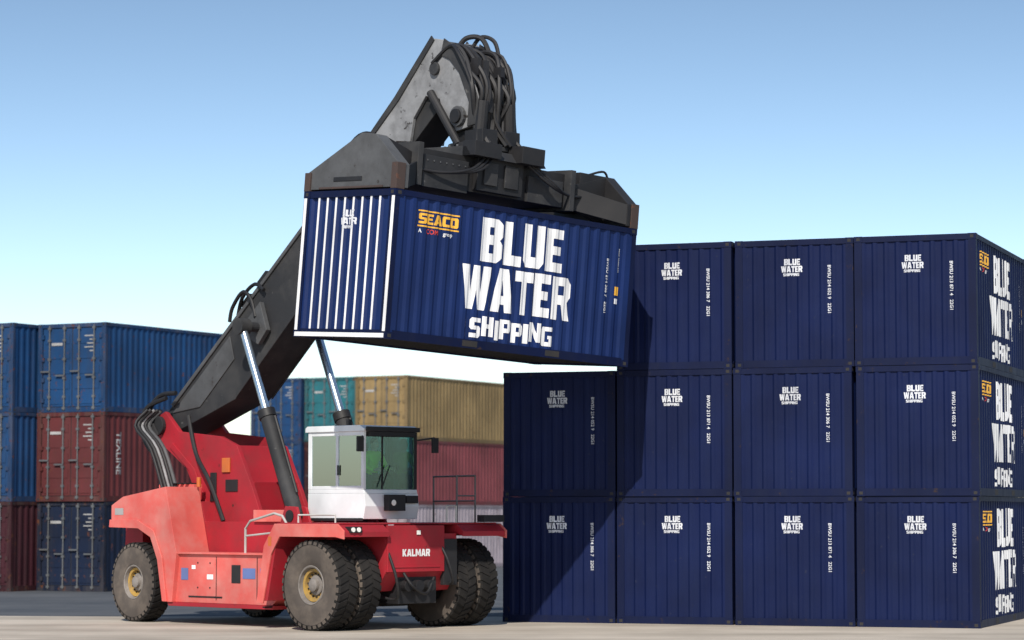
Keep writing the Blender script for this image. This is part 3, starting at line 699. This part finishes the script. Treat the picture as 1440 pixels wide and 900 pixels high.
# ---- spreader + carried container (tilted together)
M_rs=Matrix.Translation(RS.location)@Matrix.Rotation(RYAW,4,'Z')
tilt=Matrix.Rotation(math.radians(-2.5),4,'X')@Matrix.Rotation(math.radians(3.4),4,'Y')
SZ=8.06
SPR=empty('spreader',(0,0,0),RS)
SPR.matrix_local=Matrix.Translation((2.42,-.05,SZ))@tilt
b=MB()
b.box((-.62,-2.15,.26),(.62,1.75,.92),BLACK)
b.prism([(-.85,.92),(.85,.92),(.7,1.10),(-.7,1.10)],-1.0,1.0,BOOM)
b.box((.621,-2.05,.20),(.70,-.9,.80),BOOM); b.box((.621,-.7,.30),(.74,.5,.98),BLACK); b.box((.621,.7,.25),(.69,1.65,.75),BOOM)
b.box((.745,-.55,.42),(.78,-.2,.85),BOOM); b.box((.745,.0,.42),(.78,.35,.85),BOOM)
b.box((.6,-1.0,.92),(.95,-.3,1.2),BLACK); b.box((.6,.2,.92),(1.0,.8,1.25),BLACK)
for k in range(7): b.cyl((.70,-1.95+k*.16,.7),(.715,-1.95+k*.16,.7),.02,BOOMM,6)
for s in (-1,1):
    x0_,x1_=sorted((s*.12,s*.5)); b.box((x0_,-3.0,.30),(x1_,3.0,.74),BLACK)
    if s<0: b.box((-.8,-2.28,.2),(.8,-2.152,1.0),BOOM)
    else: b.box((-.8,1.752,.2),(.8,1.88,1.0),BOOM)
    for k in range(3): b.tube([(.75,s*.5+k*.1,1.0),(.9,s*1.0+k*.1,.65),(.78,s*1.7,.5),(.6,s*2.5,.55)],.03,BLACK)
EBP=[(-1.28,.03),(1.28,.03),(1.28,.46),(.60,1.02),(.20,1.06),(-1.28,.34)]
for s in (-1,1):
    y0,y1=sorted((s*2.90,s*3.17)); b.prism(EBP,y0,y1,BOOMM if s<0 else BLACK)
    ya,yb=s*2.9,s*2.05
    b.add([(.55,ya,1.0),(.55,yb,.75),(.55,yb,.25),(.55,ya,.05),(.62,ya,1.0),(.62,yb,.75),(.62,yb,.25),(.62,ya,.05)],[(0,1,2,3),(7,6,5,4),(0,4,5,1),(1,5,6,2),(2,6,7,3),(3,7,4,0)],BLACK)
    b.add([(1.27,ya,.45),(.6,yb,.70),(.6,yb,.25),(1.27,ya,.05),(1.20,ya,.45),(.53,yb,.70),(.53,yb,.25),(1.20,ya,.05)],[(0,1,2,3),(7,6,5,4),(0,4,5,1),(1,5,6,2),(2,6,7,3),(3,7,4,0)],BLACK)
    for sx in (-1,1):
        xa,xb=sorted((sx*1.14,sx*1.30)); ya,yb=sorted((s*3.0,s*3.21)); b.box((xa,ya,.0),(xb,yb,.48 if sx>0 else .35),RUSTY)
        b.cyl((sx*1.2,s*3.08,-.10),(sx*1.2,s*3.08,.0),.05,BLACK,10)
b.box((-.50,-3.185,.17),(.30,-3.172,.25),BLACK)
b.box((-.9,-3.19,.03),(.9,-3.172,.07),RUSTY)
b.box((.3,2.2,.75),(.6,2.9,1.02),BLACK); b.tube([(.5,2.5,1.0),(.55,2.9,1.12),(.5,3.1,.95)],.025,BLACK)
b.obj('spreader_frame',SPR,bevel=.014)

held=container_mesh('held',NAVYHI,NAVYF,doors=False,lit_ribs=WHITE)  # white flats and posts stand in for sunlit corrugation edges
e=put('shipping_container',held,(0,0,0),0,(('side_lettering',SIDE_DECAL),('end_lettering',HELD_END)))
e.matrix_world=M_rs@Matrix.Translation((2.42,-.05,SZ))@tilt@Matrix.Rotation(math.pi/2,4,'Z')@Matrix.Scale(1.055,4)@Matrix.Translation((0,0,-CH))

# ------------------------------------------------------------------ ground
def ground_mat(name,c1,c2,scale):
    m,nt,b=new_mat(name); N=nt.nodes; L=nt.links
    tc=N.new('ShaderNodeTexCoord')
    n=N.new('ShaderNodeTexNoise'); n.inputs['Scale'].default_value=scale; n.inputs['Detail'].default_value=8; n.inputs['Roughness'].default_value=.6
    L.new(tc.outputs['Object'],n.inputs['Vector'])
    mp=N.new('ShaderNodeMapping'); mp.inputs['Scale'].default_value=(.12,1.0,1); mp.inputs['Rotation'].default_value=(0,0,.12); L.new(tc.outputs['Object'],mp.inputs['Vector'])
    n2=N.new('ShaderNodeTexNoise'); n2.inputs['Scale'].default_value=.8; n2.inputs['Detail'].default_value=6; L.new(mp.outputs[0],n2.inputs['Vector'])
    ad=N.new('ShaderNodeMath'); ad.operation='ADD'; L.new(n.outputs['Fac'],ad.inputs[0]); L.new(n2.outputs['Fac'],ad.inputs[1])
    cr=N.new('ShaderNodeMapRange'); cr.inputs['From Min'].default_value=.75; cr.inputs['From Max'].default_value=1.25
    L.new(ad.outputs[0],cr.inputs['Value'])
    mx=N.new('ShaderNodeMix'); mx.data_type='RGBA'; mx.inputs['A'].default_value=(*c1,1); mx.inputs['B'].default_value=(*c2,1)
    L.new(cr.outputs[0],mx.inputs['Factor'])
    L.new(mx.outputs['Result'],b.inputs['Base Color']); b.inputs['Roughness'].default_value=.9
    nb=N.new('ShaderNodeTexNoise'); nb.inputs['Scale'].default_value=30; nb.inputs['Detail'].default_value=4; L.new(tc.outputs['Object'],nb.inputs['Vector'])
    bu=N.new('ShaderNodeBump'); bu.inputs['Strength'].default_value=.4; bu.inputs['Distance'].default_value=.02; L.new(nb.outputs['Fac'],bu.inputs['Height']); L.new(bu.outputs[0],b.inputs['Normal'])
    return m
DARKG=ground_mat('dark_ground',(.045,.052,.062),(.085,.090,.098),.5)  # dark blue-grey base plane, seen beyond the concrete edge
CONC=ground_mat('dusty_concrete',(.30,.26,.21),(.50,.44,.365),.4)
b=MB(); b.add([(-3000,-1000,0),(3000,-1000,0),(3000,4000,0),(-3000,4000,0)],[(0,1,2,3)],DARKG); b.obj('ground')
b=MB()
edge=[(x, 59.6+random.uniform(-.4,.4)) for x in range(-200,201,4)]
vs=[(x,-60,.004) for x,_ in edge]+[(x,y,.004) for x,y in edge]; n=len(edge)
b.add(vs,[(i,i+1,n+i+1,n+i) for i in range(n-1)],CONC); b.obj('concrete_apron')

# ------------------------------------------------------------------ sky & sun
el=math.radians(41); sv=Vector((-.16,-.987,0)).normalized()
w=bpy.data.worlds.new('World'); scene.world=w; w.use_nodes=True; nt=w.node_tree; N=nt.nodes; L=nt.links
bg=N['Background']; sky=N.new('ShaderNodeTexSky'); sky.sky_type='NISHITA'; sky.sun_disc=False
sky.sun_elevation=el; sky.sun_rotation=math.atan2(sv.x,sv.y)%(2*math.pi); sky.air_density=1.0; sky.dust_density=.7; sky.ozone_density=1.3
tc=N.new('ShaderNodeTexCoord'); sep=N.new('ShaderNodeSeparateXYZ'); cmb=N.new('ShaderNodeCombineXYZ')
L.new(tc.outputs['Generated'],sep.inputs[0]); L.new(sep.outputs[0],cmb.inputs[0]); L.new(sep.outputs[1],cmb.inputs[1])
sq=N.new('ShaderNodeMath'); sq.operation='MULTIPLY'; L.new(sep.outputs[2],sq.inputs[0]); L.new(sep.outputs[2],sq.inputs[1])
ma=N.new('ShaderNodeMath'); ma.operation='MULTIPLY_ADD'; L.new(sq.outputs[0],ma.inputs[0]); ma.inputs[1].default_value=6.5; L.new(sep.outputs[2],ma.inputs[2])
L.new(ma.outputs[0],cmb.inputs[2])
nm=N.new('ShaderNodeVectorMath'); nm.operation='NORMALIZE'; L.new(cmb.outputs[0],nm.inputs[0]); L.new(nm.outputs[0],sky.inputs[0])
hs=N.new('ShaderNodeHueSaturation'); hs.inputs['Saturation'].default_value=.98; hs.inputs['Value'].default_value=1.18
hs.inputs['Hue'].default_value=.493
L.new(sky.outputs[0],hs.inputs['Color']); L.new(hs.outputs[0],bg.inputs[0]); bg.inputs[1].default_value=.148
sl=bpy.data.lights.new('sun','SUN'); sl.energy=5.0; sl.angle=math.radians(.5); sl.color=(1,.93,.83)
so=bpy.data.objects.new('sun',sl); COL.objects.link(so)
sd=Vector((sv.x*math.cos(el),sv.y*math.cos(el),math.sin(el))); so.rotation_euler=(-sd).to_track_quat('-Z','Y').to_euler(); so.location=(-20,-20,40)

cam=bpy.data.cameras.new('camera'); cam.lens=95; cam.sensor_width=36; cam.clip_end=6000; cam.clip_start=.5
cam.dof.use_dof=True; cam.dof.focus_distance=51; cam.dof.aperture_fstop=1.1
co=bpy.data.objects.new('camera',cam); COL.objects.link(co); co.location=(0,0,2.25); co.rotation_euler=(math.radians(90)+math.atan(272/3800),0,0)
scene.camera=co
scene.view_settings.view_transform='Standard'; scene.view_settings.look='None'; scene.view_settings.exposure=0
